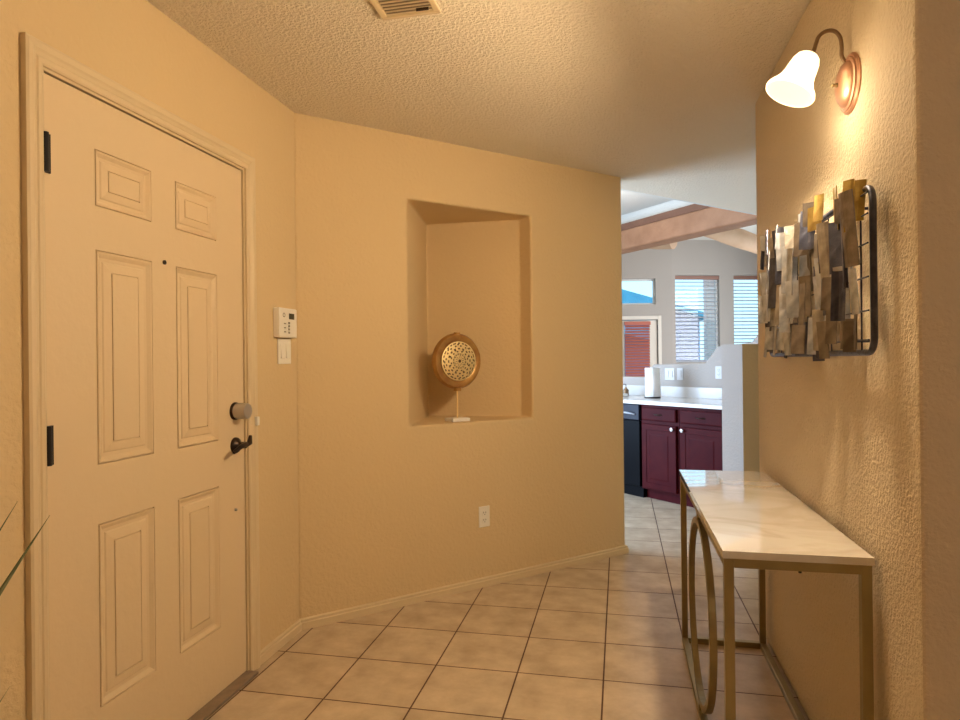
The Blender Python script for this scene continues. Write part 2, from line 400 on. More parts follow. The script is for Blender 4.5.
# ---- windows
def window(n, Mf, s0, s1, z0, z1, blind=True, label=None):
    root = bpy.data.objects.new('window_%d' % n, None); COL.objects.link(root); root['kind'] = 'structure'
    root.matrix_world = Mf @ Matrix.Translation(((s0+s1)/2, 0, z0))
    w = (s1-s0)/2; h = z1-z0; f = MB()
    for lo, hi in (((-w,.09,0),(-w+.035,.14,h)), ((w-.035,.09,0),(w,.14,h)), ((-w+.035,.09,0),(w-.035,.14,.035)), ((-w+.035,.09,h-.035),(w-.035,.14,h))): f.box(lo, hi)
    if label: tag(root, label)
    f.build('window_frame', m_frame_w, root)
    MB().box((-w+.035, .112, .035), (w-.035, .118, h-.035)).build('pane', m_glass, root)
    return root
window(1, ML, -1.02, -.318, 2.325, 2.84, label='small clear transom window above the patio door')
window(2, MR, .068, .985, 1.165, 2.893, label='tall narrow window with blinds, middle of the far wall')
window(3, MR, 1.285, 2.2, 1.165, 2.893, label='tall narrow window with blinds, partly behind the hall wall corner')

def venetian(label, Mf, s0, s1, z0, z1, y, ms, mv, pitch_, tilt, depth=.045, group=None, val=True):
    t = thing('venetian_blind', label, 'blind', (0,0,0), 0, group)
    t.matrix_world = Mf @ Matrix.Translation(((s0+s1)/2, y, z0)); w = (s1-s0)/2; h = z1-z0
    top = h - (.07 if val else .03)
    v = MB().box((-w-.01, -depth/2-.012, top), (w+.01, depth/2, h)); v.build('valance', mv, t, bevel=.004)
    k = 0; z = .03; zs = []
    while z < top-.01: zs.append(z); z += pitch_
    proto = None
    for z in zs:
        if proto is None:
            proto = MB().box((-w+.004, -depth/2, -.0015), (w-.004, depth/2, .0015)).build('slat', ms, t)
            s = proto
        else:
            s = proto.copy(); COL.objects.link(s); s.parent = t
        s.location = (0, 0, z); s.rotation_euler = (tilt, 0, 0)
    MB().box((-w+.004, -depth/2, 0), (w-.004, depth/2, .018)).build('bottom_rail', ms, t)
    for x in (-w*.6, w*.6): MB().tube([(x, -depth/2-.002, .01), (x, -depth/2-.002, top)], .002, 6).build('cord', ms, t)
    return t
venetian('white slatted blind with brown valance, filling the window right of the transom', MR, .078, .975, 1.175, 2.885, .045, m_blind_white, m_valance, .078, math.radians(28), group='slatted blinds in the tall windows')
venetian('white slatted blind with brown valance, half hidden by the hall wall corner', MR, 1.295, 2.19, 1.175, 2.885, .045, m_blind_white, m_valance, .070, math.radians(30), group='slatted blinds in the tall windows')

# ---- patio door in the far wall
d2 = bpy.data.objects.new('door_2', None); COL.objects.link(d2); d2['kind'] = 'structure'
tag(d2, 'cream patio door with a large glass panel under the transom window')
d2.matrix_world = ML @ Matrix.Translation((-.69, 0, 0))
f = MB(); holed_wall(f, [(-.245, .245, .86, 1.92)], -.395, .395, .01, 2.01, .045, Matrix.Translation((0, .03, 0)))
f.build('door_slab', m_doorcream, d2)
MB().box((-.245, .055, .86), (.245, .061, 1.92)).build('pane', m_glass, d2)
for z in (.3, 1.05, 1.86):
    MB().tube([(.405, .022, z-.05), (.405, .022, z+.05)], .009, 8).build('hinge', m_bronze, d2)
f = MB()
for lo, hi in (((-.475,-.018,0),(-.41,0,2.10)), ((.41,-.018,0),(.475,0,2.10)), ((-.41,-.018,2.025),(.41,0,2.10))): f.box(lo, hi)
tag(struct(f.build('trim_2', m_doorcream, None, bevel=.004)), 'cream casing around the patio door')
bpy.data.objects['trim_2'].matrix_world = ML @ Matrix.Translation((-.69, 0, 0))
venetian('reddish brown wood blind hanging on the patio door', ML, -.935, -.445, .87, 1.985, -.025, m_blind_wood, m_blind_wood, .055, math.radians(54), depth=.052)

# ------------------------------------------------------------------ beams
t = tag(MB().box((0, -.13, 2.615), (9.5, .13, 2.860), 0).build('ceiling_beam', m_wood, None, bevel=.025, seg=3), 'big squared pine beam crossing the opening to the kitchen', 'beam')
t.matrix_world = MBm
a = MB().box((2.6, -.115, 2.861), (9.2, .035, 2.94))
t = tag(a.build('ledger_board', m_wood_dk), 'dark brown board lying along the top of the pine beam', 'board'); t.matrix_world = MBm
def log(p, q, r, label, name='roof_log'):
    p, q = Vector(p), Vector(q); c = p; n = 14
    pts = [Vector(p).lerp(q, i/n)-c for i in range(n+1)]
    rs = [r*(1+.04*math.sin(i*1.7)) for i in range(n+1)]
    o = MB().tube(pts, rs, 24).build(name, m_log, None, smooth=True); o.location = c
    return tag(o, label, 'log')
log((2.20, 6.55, 3.06), (4.55, 8.35, 2.52), .125, 'peeled round roof log sloping down to the right behind the pine beam')
log((0.9, 7.60, 3.02), (2.14, 6.78, 2.80), .105, 'peeled log with its cut end showing just under the pine beam')

# ------------------------------------------------------------------ trims and baseboards in the hall
def sweep_base(name, pts, m, h=.051, label=None):   # pts: wall line, room on the right side of travel
    prof = [(0,0),(.013,0),(.013,h*.62),(.009,h*.70),(.009,h*.90),(.003,h),(0,h)]
    mb = MB(); vs = []; fs = []; n = len(prof); P_ = [Vector((x, y, 0)) for x, y in pts]
    for i, p in enumerate(P_):
        if i == 0: d = (P_[1]-P_[0]).normalized(); off = Vector((d.y, -d.x, 0))
        elif i == len(P_)-1: d = (P_[-1]-P_[-2]).normalized(); off = Vector((d.y, -d.x, 0))
        else:
            d1 = (P_[i]-P_[i-1]).normalized(); d2_ = (P_[i+1]-P_[i]).normalized()
            n1 = Vector((d1.y, -d1.x, 0)); n2 = Vector((d2_.y, -d2_.x, 0)); off = (n1+n2)/(1+n1.dot(n2))
        vs += [p+off*a+Vector((0,0,b)) for a, b in prof]
    for i in range(len(P_)-1):
        for j in range(n): fs.append((i*n+j, i*n+(j+1) % n, (i+1)*n+(j+1) % n, (i+1)*n+j))
    fs += [tuple(range(n)), tuple((len(P_)-1)*n+j for j in range(n-1, -1, -1))]
    mb.add(vs, fs); return tag(struct(mb.build(name, m)), label)
sweep_base('baseboard_left', [(XL, DY1+.058), (XL, .557)], m_trim)
sweep_base('baseboard_back', [(XL, .557), (1.4427, 2.0477), (1.30, 2.190)], m_trim)

# door casing, swept profile with mitred corners
prof = [(0,0),(0,.010),(.006,.013),(.016,.013),(.020,.010),(.030,.014),(.036,.018),(.050,.020),(.057,.017),(.057,0)]
path = [(DY0, 0), (DY0, DZ), (DY1, DZ), (DY1, 0)]; dirs = [(-1,0), (-1,1), (1,1), (1,0)]
vs = []; fs = []; n = len(prof)
for (y, z), (a, b) in zip(path, dirs): vs += [(XL+h, y+a*u, z+b*u) for u, h in prof]
for i in range(3):
    for j in range(n-1): fs.append((i*n+j, i*n+j+1, (i+1)*n+j+1, (i+1)*n+j))
tag(struct(MB().add(vs, fs).build('trim_1', m_trim)), 'cream moulded casing around the front door')
# jamb lining
jb = MB(); jx0, jx1 = XL-.13, XL+.002
jb.box((jx0, DY0-.0135, 0), (jx1, DY0+.010, DZ+.0135)); jb.box((jx0, DY1-.008, 0), (jx1, DY1+.0135, DZ+.0135)); jb.box((jx0, DY0+.010, DZ-.008), (jx1, DY1-.008, DZ+.0135))
jb.box((XL-.072, DY0+.012, 0), (XL-.055, DY0+.024, DZ-.012)); jb.box((XL-.072, DY1-.024, 0), (XL-.055, DY1-.012, DZ-.012)); jb.box((XL-.072, DY0+.012, DZ-.024), (XL-.055, DY1-.012, DZ-.012))
struct(jb.build('trim_3', m_trim))
MB().box((XL-.13, DY0+.001, 0), (XL+.045, DY1-.001, .012)).build('door_threshold', m_threshold, bevel=.004)
tag(bpy.data.objects['door_threshold'], 'worn brown threshold strip under the front door', 'threshold')
struct(bpy.data.objects['door_threshold']); del bpy.data.objects['door_threshold']['category']
bpy.data.objects['door_threshold'].name = 'trim_4'

# front door
d1 = bpy.data.objects.new('door_1', None); COL.objects.link(d1); d1['kind'] = 'structure'
tag(d1, 'cream six-panel front door, closed'); d1.location = (XL-.004, 0, 0)
fx = 0.0; y0, y1, z0, z1 = DY0+.0135, DY1-.0115, .014, DZ-.012
rows = [(.2535, .782), (.953, 1.573), (1.699, 1.864)]; cols = [(-.6236, -.3923), (-.2772, -.0473)]
sl = MB(); holed_wall(sl, [(a, b, c, d) for a, b in cols for c, d in rows], y0, y1, z0, z1, .042, Matrix.Rotation(PI/2, 4, 'Z'))
for a, b in cols:
    for c, d in rows: sl.box((-.042, a, c), (-.012, b, d))
sl.build('door_slab', m_door, d1)
for a, b in cols:
    for c, d in rows:
        # raised panel: sunken ogee ring then bevel up to a raised field
        rings = [(0, 0), (.0012, -.007), (.0026, -.007), (.0036, .0008), (.005, .0015), (.009, .0005), (.020, -.0075), (.030, -.0085), (.034, -.0055), (.060, -.0010), (.0608, -.0050), (.0628, -.0050), (.0635, 0.0)]
        if d-c < .3: rings = [(0, 0), (.0012, -.007), (.0026, -.007), (.0036, .0008), (.005, .0015), (.009, .0005), (.018, -.0075), (.026, -.0085), (.030, -.0055), (.050, -.0010), (.0508, -.0050), (.0528, -.0050), (.0535, 0.0)]
        vs = []; fs = []
        for u, h in rings: vs += [(h, a+u, c+u), (h, b-u, c+u), (h, b-u, d-u), (h, a+u, d-u)]
        for i in range(len(rings)-1):
            for j in range(4): fs.append((i*4+j, i*4+(j+1) % 4, (i+1)*4+(j+1) % 4, (i+1)*4+j))
        k = (len(rings)-1)*4; fs.append((k, k+1, k+2, k+3))
        MB().add(vs, fs).build('door_panel', m_door, d1)
for zc in (.205, 1.030, 1.800):
    hb = MB(); hb.tube([(.010, DY0+.010, zc-.052), (.010, DY0+.010, zc+.052)], .0075, 10)
    hb.box((-.002, DY0+.002, zc-.052), (.005, DY0+.030, zc+.052))
    tag(hb.build('hinge', m_black, d1), 'black hinge')
# peephole and small stud
MB().lathe([(.0075, 0), (.0075, .004), (.004, .005), (.004, .002)], 16, (.0, -.335, 1.578), (1,0,0)).build('peephole', m_bronze, d1, smooth=True)
MB().lathe([(.006, 0), (.005, .006), (.002, .010)], 12, (.0, .0575, .6706), (1,0,0)).build('stud', m_nickel, d1, smooth=True)
# deadbolt with satin thumb cylinder
db = MB().lathe([(.034, 0), (.034, .006), (.031, .010), (.028, .011)], 28, (0, .0594, 1.055), (1,0,0)).build('deadbolt', m_bronze, d1, smooth=True)
MB().lathe([(.030, .010), (.031, .014), (.031, .055), (.028, .059), (.0, .0595)], 32, (0, .0594, 1.055), (1,0,0)).build('thumb_cylinder', m_nickel, db, smooth=True)
# lever
lv = MB().lathe([(.031, 0), (.031, .006), (.027, .013), (.015, .020), (.012, .024), (.012, .046)], 28, (0, .0594, .9217), (1,0,0)).build('lever_rose', m_bronze, d1, smooth=True)
pts = bez((.044, .067, .924), (.050, .023, .926), (.046, -.020, .904), 10)
lb = MB().tube(pts, [.011, .011, .0105, .010, .0095, .009, .0085, .008, .0078, .0076, .006], 12); lb.tube([(.030,.063,.923),(.048,.063,.923)], .012, 12)
lb.build('lever_handle', m_bronze, lv, smooth=True)
tb = MB().tube([(.044, .063, .922), (.048, .085, .929), (.046, .095, .956)], [.010, .011, .006], 10); tb.build('latch_turn', m_bronze, lv, smooth=True)

# small sensor on the casing
s = thing('door_sensor', 'tiny white contact sensor on the casing beside the deadbolt', 'sensor', (XL+.0165, .175, .988))
MB().box((0, -.009, 0), (.014, .009, .036)).build('sensor_body', m_white_pl, s, bevel=.003)

# alarm keypad
k = thing('alarm_keypad', 'white alarm keypad with small display on the wall beside the front door', 'keypad', (XL, .425, 1.353))
MB().box((0, -.078, 0), (.032, .078, .130)).build('keypad_body', m_white_pl, k, bevel=.005, seg=3)
MB().box((.0315, .004, .082), (.0332, .050, .108)).build('display', m_dark_pl, k)
for i in range(4):
    MB().box((.0315, -.002, .018+i*.014), (.0345, .009, .027+i*.014)).build('button', m_grey_pl, k, bevel=.001)
for i in range(3):
    MB().box((.0315, -.040, .022+i*.018), (.0335, -.026, .027+i*.018)).build('key_mark', m_grey_pl, k)
mb = MB().lathe([(.010, 0), (.010, .0015), (.007, .0015), (.007, 0)], 16, (.0315, -.040, .098), (1,0,0)); mb.build('status_ring', m_grey_pl, k)
# light switch plate below
k = thing('light_switch', 'white double rocker light switch right below the alarm keypad', 'light switch', (XL, .437, 1.236))
MB().box((0, -.056, 0), (.006, .056, .113)).build('switch_plate', m_white_pl, k, bevel=.002)
for yy in (-.023, .023):
    rk = MB().add([(.006,yy-.016,.024),(.006,yy+.016,.024),(.006,yy+.016,.090),(.006,yy-.016,.090),(.013,yy-.016,.026),(.013,yy+.016,.026),(.008,yy+.016,.088),(.008,yy-.016,.088)],
                  [(0,3,2,1),(4,5,6,7),(0,1,5,4),(1,2,6,5),(2,3,7,6),(3,0,4,7)]); rk.build('rocker', m_white_pl, k, bevel=.001)

def outlet(loc, rot, label, kind='outlet', gang=1, group=None, m_white_pl=m_white_pl):
    t = thing('wall_outlet' if kind == 'outlet' else 'light_switch', label, 'outlet' if kind == 'outlet' else 'light switch', loc, rot, group)
    w = .035 if gang == 1 else .058
    MB().box((-w, -.006, -.057), (w, 0, .057)).build('cover_plate', m_white_pl, t, bevel=.002)
    if kind == 'outlet':
        for z in (-.020, .020):
            s_ = MB(); s_.lathe([(.0165, 0), (.0165, .0025)], 20, (0, -.006, z), (0,-1,0)); so = s_.build('socket', m_white_pl, t)
            q = MB(); q.box((-.008, -.0092, z-.001), (-.0055, -.0084, z+.008)); q.box((.0055, -.0092, z-.001), (.008, -.0084, z+.008)); q.lathe([(.0025,0),(.0025,.0008)], 8, (0,-.0084,z-.008), (0,-1,0)); q.build('slots', m_dark_pl, so)
    else:
        for x in ([0] if gang == 1 else [-.023, .023]):
            MB().box((x-.016, -.011, -.033), (x+.016, -.006, .033)).build('rocker', m_white_pl, t, bevel=.001)
    return t
outlet((.678, 1.2834, .384), math.radians(45), 'white duplex power outlet low on the tan angled wall under the niche')

# ------------------------------------------------------------------ ceiling vent
v = thing('ceiling_vent', 'cream slatted air vent in the hall ceiling', 'vent', (.7486, -.334, H))
f = MB()
for lo, hi in (((-.102,-.20,-.009),(.102,-.182,0)), ((-.102,.182,-.009),(.102,.20,0)), ((-.102,-.182,-.009),(-.080,.182,0)), ((.080,-.182,-.009),(.102,.182,0))): f.box(lo, hi)
f.build('vent_frame', m_trim, v, bevel=.003)
MB().box((-.080, -.182, -.001), (.080, .182, 0)).build('backing', m_threshold, v)
for i in range(20):
    lo_ = MB().box((-.079, -.0088, -.0007), (.079, .0088, .0007)).build('louver', m_trim, v, loc=(0, -.172+i*.0181, -.0065))
    lo_.rotation_euler = (math.radians(16), 0, 0)
MB().box((.030, .150, -.016), (.072, .156, -.006)).build('damper_lever', m_bronze, v)

# ------------------------------------------------------------------ lantern in the niche
def lantern():
    n = Vector((.7071, -.7071, 0))     # facing the hall
    t = thing('candle_lantern', 'round gold candle holder with pierced rosette on a thin stand, in the niche', 'candle holder', (.541, 1.256, .9105), math.radians(45))
    # local: x along wall, -y to the hall
    MB().box((-.055, -.045, 0), (.055, .045, .018)).build('stand_base', m_base, t, bevel=.002)
    MB().tube([(0, .0, .018), (0, .0, .185)], .0045, 10).build('stand_pole', m_gold, t)
    cz = .330; R = .152
    # curved outer shell: two shallow dishes edge to edge, open to the front
    pr = [(.105, -.012), (.125, -.022), (.143, -.020), (R, -.006), (R+.002, .004), (.146, .022), (.12, .038), (.08, .046), (.03, .050), (.0, .051)]
    MB().lathe(pr, 56, (0, 0, cz), (0, 1, 0), caps=False).build('outer_shell', m_amber, t, smooth=True)
    MB().tube([(0, -.004, cz-R-.012), (0, -.004, cz-R+.006)], .022, 16).build('lower_collar', m_amber, t, smooth=True)
    MB().tube([(0, -.004, cz+R-.006), (0, -.004, cz+R+.006)], .018, 16).build('upper_collar', m_amber, t, smooth=True)
    # pierced rosette dome
    NA, rad = 96, [0, .009, .014, .026, .033, .043, .049, .057, .064, .072, .079, .087, .094, .101, .108]
    bm = bmesh.new(); vv = []
    for r in rad[1:]:
        h = -.030 + .55*r*r*1.4
        vv.append([bm.verts.new((r*math.cos(2*PI*j/NA), h, cz+r*math.sin(2*PI*j/NA))) for j in range(NA)])
    per = {1: (8, 3, 5), 3: (6, 2, 4), 5: (8, 4, 7), 7: (6, 1, 4), 9: (6, 3, 5), 11: (4, 1, 3), 2: (16, 9, 11), 6: (12, 5, 7), 10: (12, 8, 10)}
    for i in range(len(vv)-1):
        for j in range(NA):
            if i in per:
                m_, a_, b_ = per[i]
                if a_ <= (j + (i*2)) % m_ < b_ or (i in (3, 7, 11) and (j % 6) == 5): continue
            bm.faces.new((vv[i][j], vv[i][(j+1) % NA], vv[i+1][(j+1) % NA], vv[i+1][j]))
    me = bpy.data.meshes.new('pierced_rosette'); bm.to_mesh(me); bm.free(); me.materials.append(m_gold)
    o = bpy.data.objects.new('pierced_rosette', me); COL.objects.link(o); o.parent = t
    sm = o.modifiers.new('solid', 'SOLIDIFY'); sm.thickness = .002
    MB().lathe([(.102, .0), (.060, .004), (.0, .005)], 40, (0, -.012, cz), (0, 1, 0), caps=False).build('inner_plate', m_brown_m, t, smooth=True)
lantern()

# ------------------------------------------------------------------ wall sconce
def sconce():
    t = thing('wall_sconce', 'lit copper wall lamp with frosted bell shade above the metal wall art', 'wall lamp', (XR, -.300, 1.975))
    pr = [(.078, 0), (.079, .004), (.074, .009), (.070, .008), (.068, .012), (.062, .014), (.060, .012), (.058, .016), (.050, .024), (.036, .030), (.016, .033), (.0, .0335)]
    MB().lathe(pr, 48, (0, 0, 0), (-1, 0, 0), caps=False).build('back_plate', m_copper, t, smooth=True)
    MB().lathe([(.005, .030), (.006, .036), (.004, .041), (.006, .046), (.0, .050)], 14, (0, 0, .0), (-1, 0, 0), caps=False).build('finial', m_brass, t, smooth=True)
    ctrl = [(-.006, 0, .040), (-.014, 0, .060), (-.022, 0, .078), (-.022, 0, .104), (-.026, 0, .130), (-.040, 0, .147), (-.060, 0, .149), (-.078, 0, .137), (-.086, 0, .117), (-.092, 0, .098), (-.100, 0, .088)]
    # smooth the control points (Catmull-Rom)
    P_ = [Vector(c) for c in ctrl]; pts = []
    for i in range(len(P_)-1):
        a, b, c, d = P_[max(i-1,0)], P_[i], P_[i+1], P_[min(i+2, len(P_)-1)]
        for k in range(5):
            q = k/5; pts.append(.5*((2*b)+(-a+c)*q+(2*a-5*b+4*c-d)*q*q+(-a+3*b-3*c+d)*q**3))
    pts.append(P_[-1])
    MB().tube(pts, .0052, 12).build('arm', m_brown_m, t, smooth=True)
    ax = Vector((-.52, -.05, -1)).normalized(); top = Vector((-.100, 0, .093))
    MB().lathe([(.0, -.004), (.014, -.002), (.024, .004), (.026, .016), (.024, .018)], 24, top, ax, caps=False).build('shade_cup', m_brown_m, t, smooth=True)
    pr = [(.024, .006), (.030, .012), (.036, .026), (.039, .044), (.041, .062), (.045, .078), (.053, .094), (.063, .107), (.067, .116), (.065, .122)]
    o = MB().lathe(pr, 40, top, ax, caps=False).build('glass_shade', m_shade, t, smooth=True)
    tag(o, 'glowing frosted glass bell shade')
    sm = o.modifiers.new('solid', 'SOLIDIFY'); sm.thickness = .003
sconce()

# ------------------------------------------------------------------ console table
def console():
    X0, X1, Y0, Y1 = 1.668, 2.018, -.478, .765; Z = .751
    t = thing('console_table', 'white marble-topped console table with thin brass frame against right wall', 'table', ((X0+X1)/2, (Y0+Y1)/2, 0))
    hx, hy = (X1-X0)/2, (Y1-Y0)/2; w = .024
    tp = MB().box((-hx, -hy, Z-.020), (hx, hy, Z)).build('marble_top', m_marble, t, bevel=.0015)
    ix, iy = hx-.004, hy-.004
    for sx in (-1, 1):
        for sy in (-1, 1):
            x, y = sx*(ix-w/2), sy*(iy-w/2)
            MB().box((x-w/2, y-w/2, .0), (x+w/2, y+w/2, Z-.020)).build('leg', m_brass, t, bevel=.0015)
    for z in (.0, Z-.020-w):
        for sx in (-1, 1):
            x = sx*(ix-w/2); MB().box((x-w/2, -iy+w, z), (x+w/2, iy-w, z+w)).build('rail', m_brass, t, bevel=.0015)
        for sy in (-1, 1):
            y = sy*(iy-w/2); MB().box((-ix+w, y-w/2, z), (ix-w, y+w/2, z+w)).build('rail', m_brass, t, bevel=.0015)
    # oval ring in the long front side with short stubs
    xr = -ix+w/2
    cz = (Z-.02)/2; rz = cz-w-.034; ry = .300
    pts = [(xr, ry*math.cos(2*PI*i/56), cz+rz*math.sin(2*PI*i/56)) for i in range(56)]
    MB().bar(pts, .022, .022, (1,0,0), closed=True).build('oval_ring', m_brass, t, bevel=.001)
    for z0, z1 in ((w, cz-rz+.004), (cz+rz-.004, Z-.020-w)):
        MB().box((xr-.011, -.011, z0), (xr+.011, .011, z1)).build('ring_stub', m_brass, t)
    MB().lathe([(.004, 0), (.004, .006), (.002, .007)], 10, (.01, -iy+.010, Z-.020-w), (0, 0, -1)).build('screw', m_black, t)
console()

# ------------------------------------------------------------------ metal wall sculpture
def art():
    t = thing('wall_sculpture', 'metal wall sculpture of many small silver, bronze and gold plates above console table', 'wall art', (XR, .06, 1.25))
    y0, y1 = -.590, .480; z1 = .395
    rnd = random.Random(11)
    # frame ring with rounded corners, standing off the wall
    c = .035; pts = []
    for cy, cz, a0 in ((y1-c, z1-c, 0), (y0+c, z1-c, 90), (y0+c, c, 180), (y1-c, c, 270)):
        for k in range(6):
            a = math.radians(a0+k*18); pts.append((-.030, cy+c*math.cos(a), cz+c*math.sin(a)))
    MB().tube(pts, .008, 10, closed=True).build('frame', m_steel, t, smooth=True)
    for yy in (y0+.12, 0, y1-.12):
        for zz in (.03, z1-.03): MB().tube([(0, yy, zz), (-.030, yy, zz)], .004, 8).build('standoff', m_steel, t)
    for i, zz in enumerate((.03, .10, .18, .26, .33, .38)):
        xx = -.040
        MB().tube([(xx, y0+.005, zz), (xx, y1-.005, zz)], .0022, 6).build('wire', m_steel, t)
    for i in range(9):
        yy = y0+.07+i*(y1-y0-.14)/8; MB().tube([(-.034, yy, .0), (-.034, yy+rnd.uniform(-.02, .02), z1)], .002, 6).build('wire', m_steel, t)
    N = 100; ncol = 25
    for i in range(ncol):
        for j in range(4):
            f = (i+.5)/ncol
            yc = y0-.006+(y1-y0-.036)*f+rnd.uniform(-.014, .014)
            zc = .050+j*.110+rnd.uniform(-.025, .025)
            h = rnd.uniform(.085, .180); w = rnd.uniform(.026, .055)
            if j == 3: zc = .355+rnd.uniform(-.02, .055); h = rnd.uniform(.06, .13)
            if j == 0: zc = .05+rnd.uniform(-.02, .02); h = rnd.uniform(.07, .13)
            near = 1-f
            if j == 3 and near > .68: m_ = rnd.choice([m_goldplate, m_goldplate, m_bronzeplate])
            elif near > .5: m_ = rnd.choice([m_bronzeplate, m_champ, m_steel, m_silver, m_silver, m_bronzeplate])
            else: m_ = rnd.choice([m_silver, m_silver, m_silver, m_steel, m_steel, m_champ, m_steel])
            p = MB()
            th = .0012; bend = rnd.uniform(-.006, .006); n = 4; vs = []; fs = []
            for q in range(n+1):
                yy = -w/2+w*q/n; xx = bend*(1-(2*q/n-1)**2)
                vs += [(xx-th, yy, -h/2), (xx+th, yy, -h/2), (xx+th, yy, h/2), (xx-th, yy, h/2)]
            for q in range(n):
                for e in range(4): fs.append((q*4+e, q*4+(e+1) % 4, (q+1)*4+(e+1) % 4, (q+1)*4+e))
            fs += [(3,2,1,0), (n*4, n*4+1, n*4+2, n*4+3)]
            o = p.add(vs, fs).build('metal_plate', m_, t)
            o.location = (-.044-rnd.uniform(.002, .046), yc, zc)
            o.rotation_euler = (rnd.uniform(-.07, .07), rnd.uniform(-.10, .10), rnd.choice([rnd.uniform(-.55, .1), rnd.uniform(.2, 1.1), rnd.uniform(-.4 if f > .7 else .2, 1.1)]))
art()

# ------------------------------------------------------------------ potted plant (only leaf tips reach the view)
def plant():
    bx, by = .27, -1.66
    t = thing('potted_plant', 'spiky potted plant whose blade tips reach in at the left', 'plant', (bx, by, 0))
    MB().lathe([(.0, 0), (.10, 0), (.115, .02), (.15, .27), (.160, .28), (.160, .30), (.146, .30), (.138, .27), (.0, .265)], 32, caps=False).build('pot', m_pot, t, smooth=True)
    MB().lathe([(.0, .272), (.136, .272)], 24, caps=False).build('soil', m_soil, t)
    def leaf(p0, p1, p2, w, sd=None):
        pts = bez(p0, p1, p2, 16); vs = []; fs = []
        side = (Vector(p2)-Vector(p0)).cross(Vector((0,0,1))).normalized()
        side = (side*.45+Vector((0,0,.0)) + Vector((0.3,-.55,.55))).normalized()
        if sd: side = Vector(sd).normalized()
        for i, p in enumerate(pts):
            q = i/16; ww = w*(1-q**2.2)*(.55+.9*min(q*3, 1)*.5)+.0004
            vs += [p-side*ww, p+Vector((.25,0,.1))*ww*.5, p+side*ww]
        for i in range(16): fs += [(i*3, i*3+1, i*3+4, i*3+3), (i*3+1, i*3+2, i*3+5, i*3+4)]
        o = MB().add(vs, fs).build('leaf', m_green, t, smooth=True)
        sm = o.modifiers.new('solid', 'SOLIDIFY'); sm.thickness = .0012
    B = Vector((bx, by, 0))
    def W_(x, y, z): return Vector((x, y, z))-B
    leaf((-.01, .02, .27), W_(.115, -1.28, .55), W_(.10, -.936, .888), .0105, (.62,.52,-.52))
    leaf((-.02, .01, .27), W_(.13, -1.36, .56), W_(.10, -1.020, .938), .0075, (.62,.52,-.52))
    leaf((-.02, .03, .27), W_(.16, -1.40, .28), W_(.10, -1.043, .537), .007, (.62,.52,-.52))
    rnd = random.Random(5)
    for i in range(22):
        a = rnd.uniform(0, 2*PI); L_ = rnd.uniform(.12, .33); hh = rnd.uniform(.35, .85)
        dx, dy = math.cos(a)*L_, math.sin(a)*L_*.9
        dx = max(dx, -.26)
        leaf((dx*.1, dy*.1, .27), (dx*.35, dy*.35, .27+hh*.75), (dx, dy, .27+hh*.85), .008)
plant()

# ------------------------------------------------------------------ kitchen run at 45 degrees
def K(s, t_, z=0): return (.70711*(s+t_), .70711*(t_-s), z)
KR = math.radians(-45)
TF = 3.794; CZ = .872
def door_front(mb, x0, x1, z0, z1):
    rings = [(0, 0), (.004, -.004), (.050, -.004), (.056, .004), (.066, .006), (.090, -.002), (.094, -.003)]
    if z1-z0 < .2: rings = [(0, 0), (.004, -.004), (.012, -.006)]
    vs = []; fs = []
    for u, h in rings: vs += [(x0+u, -.018+h, z0+u), (x1-u, -.018+h, z0+u), (x1-u, -.018+h, z1-u), (x0+u, -.018+h, z1-u)]
    for i in range(len(rings)-1):
        for j in range(4): fs.append((i*4+j, i*4+(j+1) % 4, (i+1)*4+(j+1) % 4, (i+1)*4+j))
    k = (len(rings)-1)*4; fs.append((k, k+1, k+2, k+3)); mb.add(vs, fs)
    mb.box((x0, -.018, z0), (x1, -.0005, z1))
def cabinet(s0, s1, label, knob_side):
    w = s1-s0; t = thing('base_cabinet', label, 'cabinet', K((s0+s1)/2, TF), KR, 'base cabinets under the kitchen counter')
    b = MB().box((-w/2+.001, 0, .09), (w/2-.001, .60, CZ-.034)); b.box((-w/2+.001, .06, 0), (w/2-.001, .60, .09)); b.build('cabinet_body', m_cherry, t)
    mb = MB(); door_front(mb, -w/2+.022, w/2-.022, .105, .670); d = mb.build('door', m_cherry, t)
    MB().lathe([(.006, 0), (.006, .012), (.015, .018), (.015, .024), (.0, .028)], 16, (knob_side*(w/2-.052), -.020, .642), (0,-1,0), caps=False).build('knob', m_nickel, d, smooth=True)
    mb = MB(); door_front(mb, -w/2+.022, w/2-.022, .702, .812); d = mb.build('drawer', m_cherry, t)
    p = MB().tube(bez((-.045, -.022, .757), (0, -.065, .757), (.045, -.022, .757), 8), .0045, 8); p.build('pull', m_bronze, d, smooth=True)
cabinet(-1.527, -1.103, 'dark cherry base cabinet next to the black dishwasher', 1)
cabinet(-1.101, -.640, 'dark cherry base cabinet beside the pony wall', -1)
t = thing('dishwasher', 'black built-in dishwasher left of the cherry cabinets', 'dishwasher', K(-1.829, TF), KR)
MB().box((-.299, .02, 0), (.299, .60, CZ-.034)).build('dishwasher_body', m_dwblack, t)
MB().box((-.297, -.020, .10), (.297, .019, .690)).build('dishwasher_door', m_dwblack, t, bevel=.006)
cp = MB().box((-.297, -.026, .694), (.297, .019, CZ-.038)).build('control_panel', m_dwpanel, t, bevel=.006)
MB().tube(bez((.03, -.028, .735), (.12, -.075, .775), (.25, -.028, .745), 10), .009, 8).build('handle', m_silver, cp, smooth=True)
MB().lathe([(.016, 0), (.014, .012), (.0, .013)], 14, (.0, -.028, .750), (0,-1,0), caps=False).build('dial', m_silver, cp)
ct = MB().box((-2.40, TF-.028, CZ-.034), (-.622, 4.418, CZ)).build('countertop', m_counter, None, bevel=.004)
ct.rotation_euler = (0, 0, KR); tag(ct, 'pale kitchen countertop over the cherry cabinets', 'countertop')
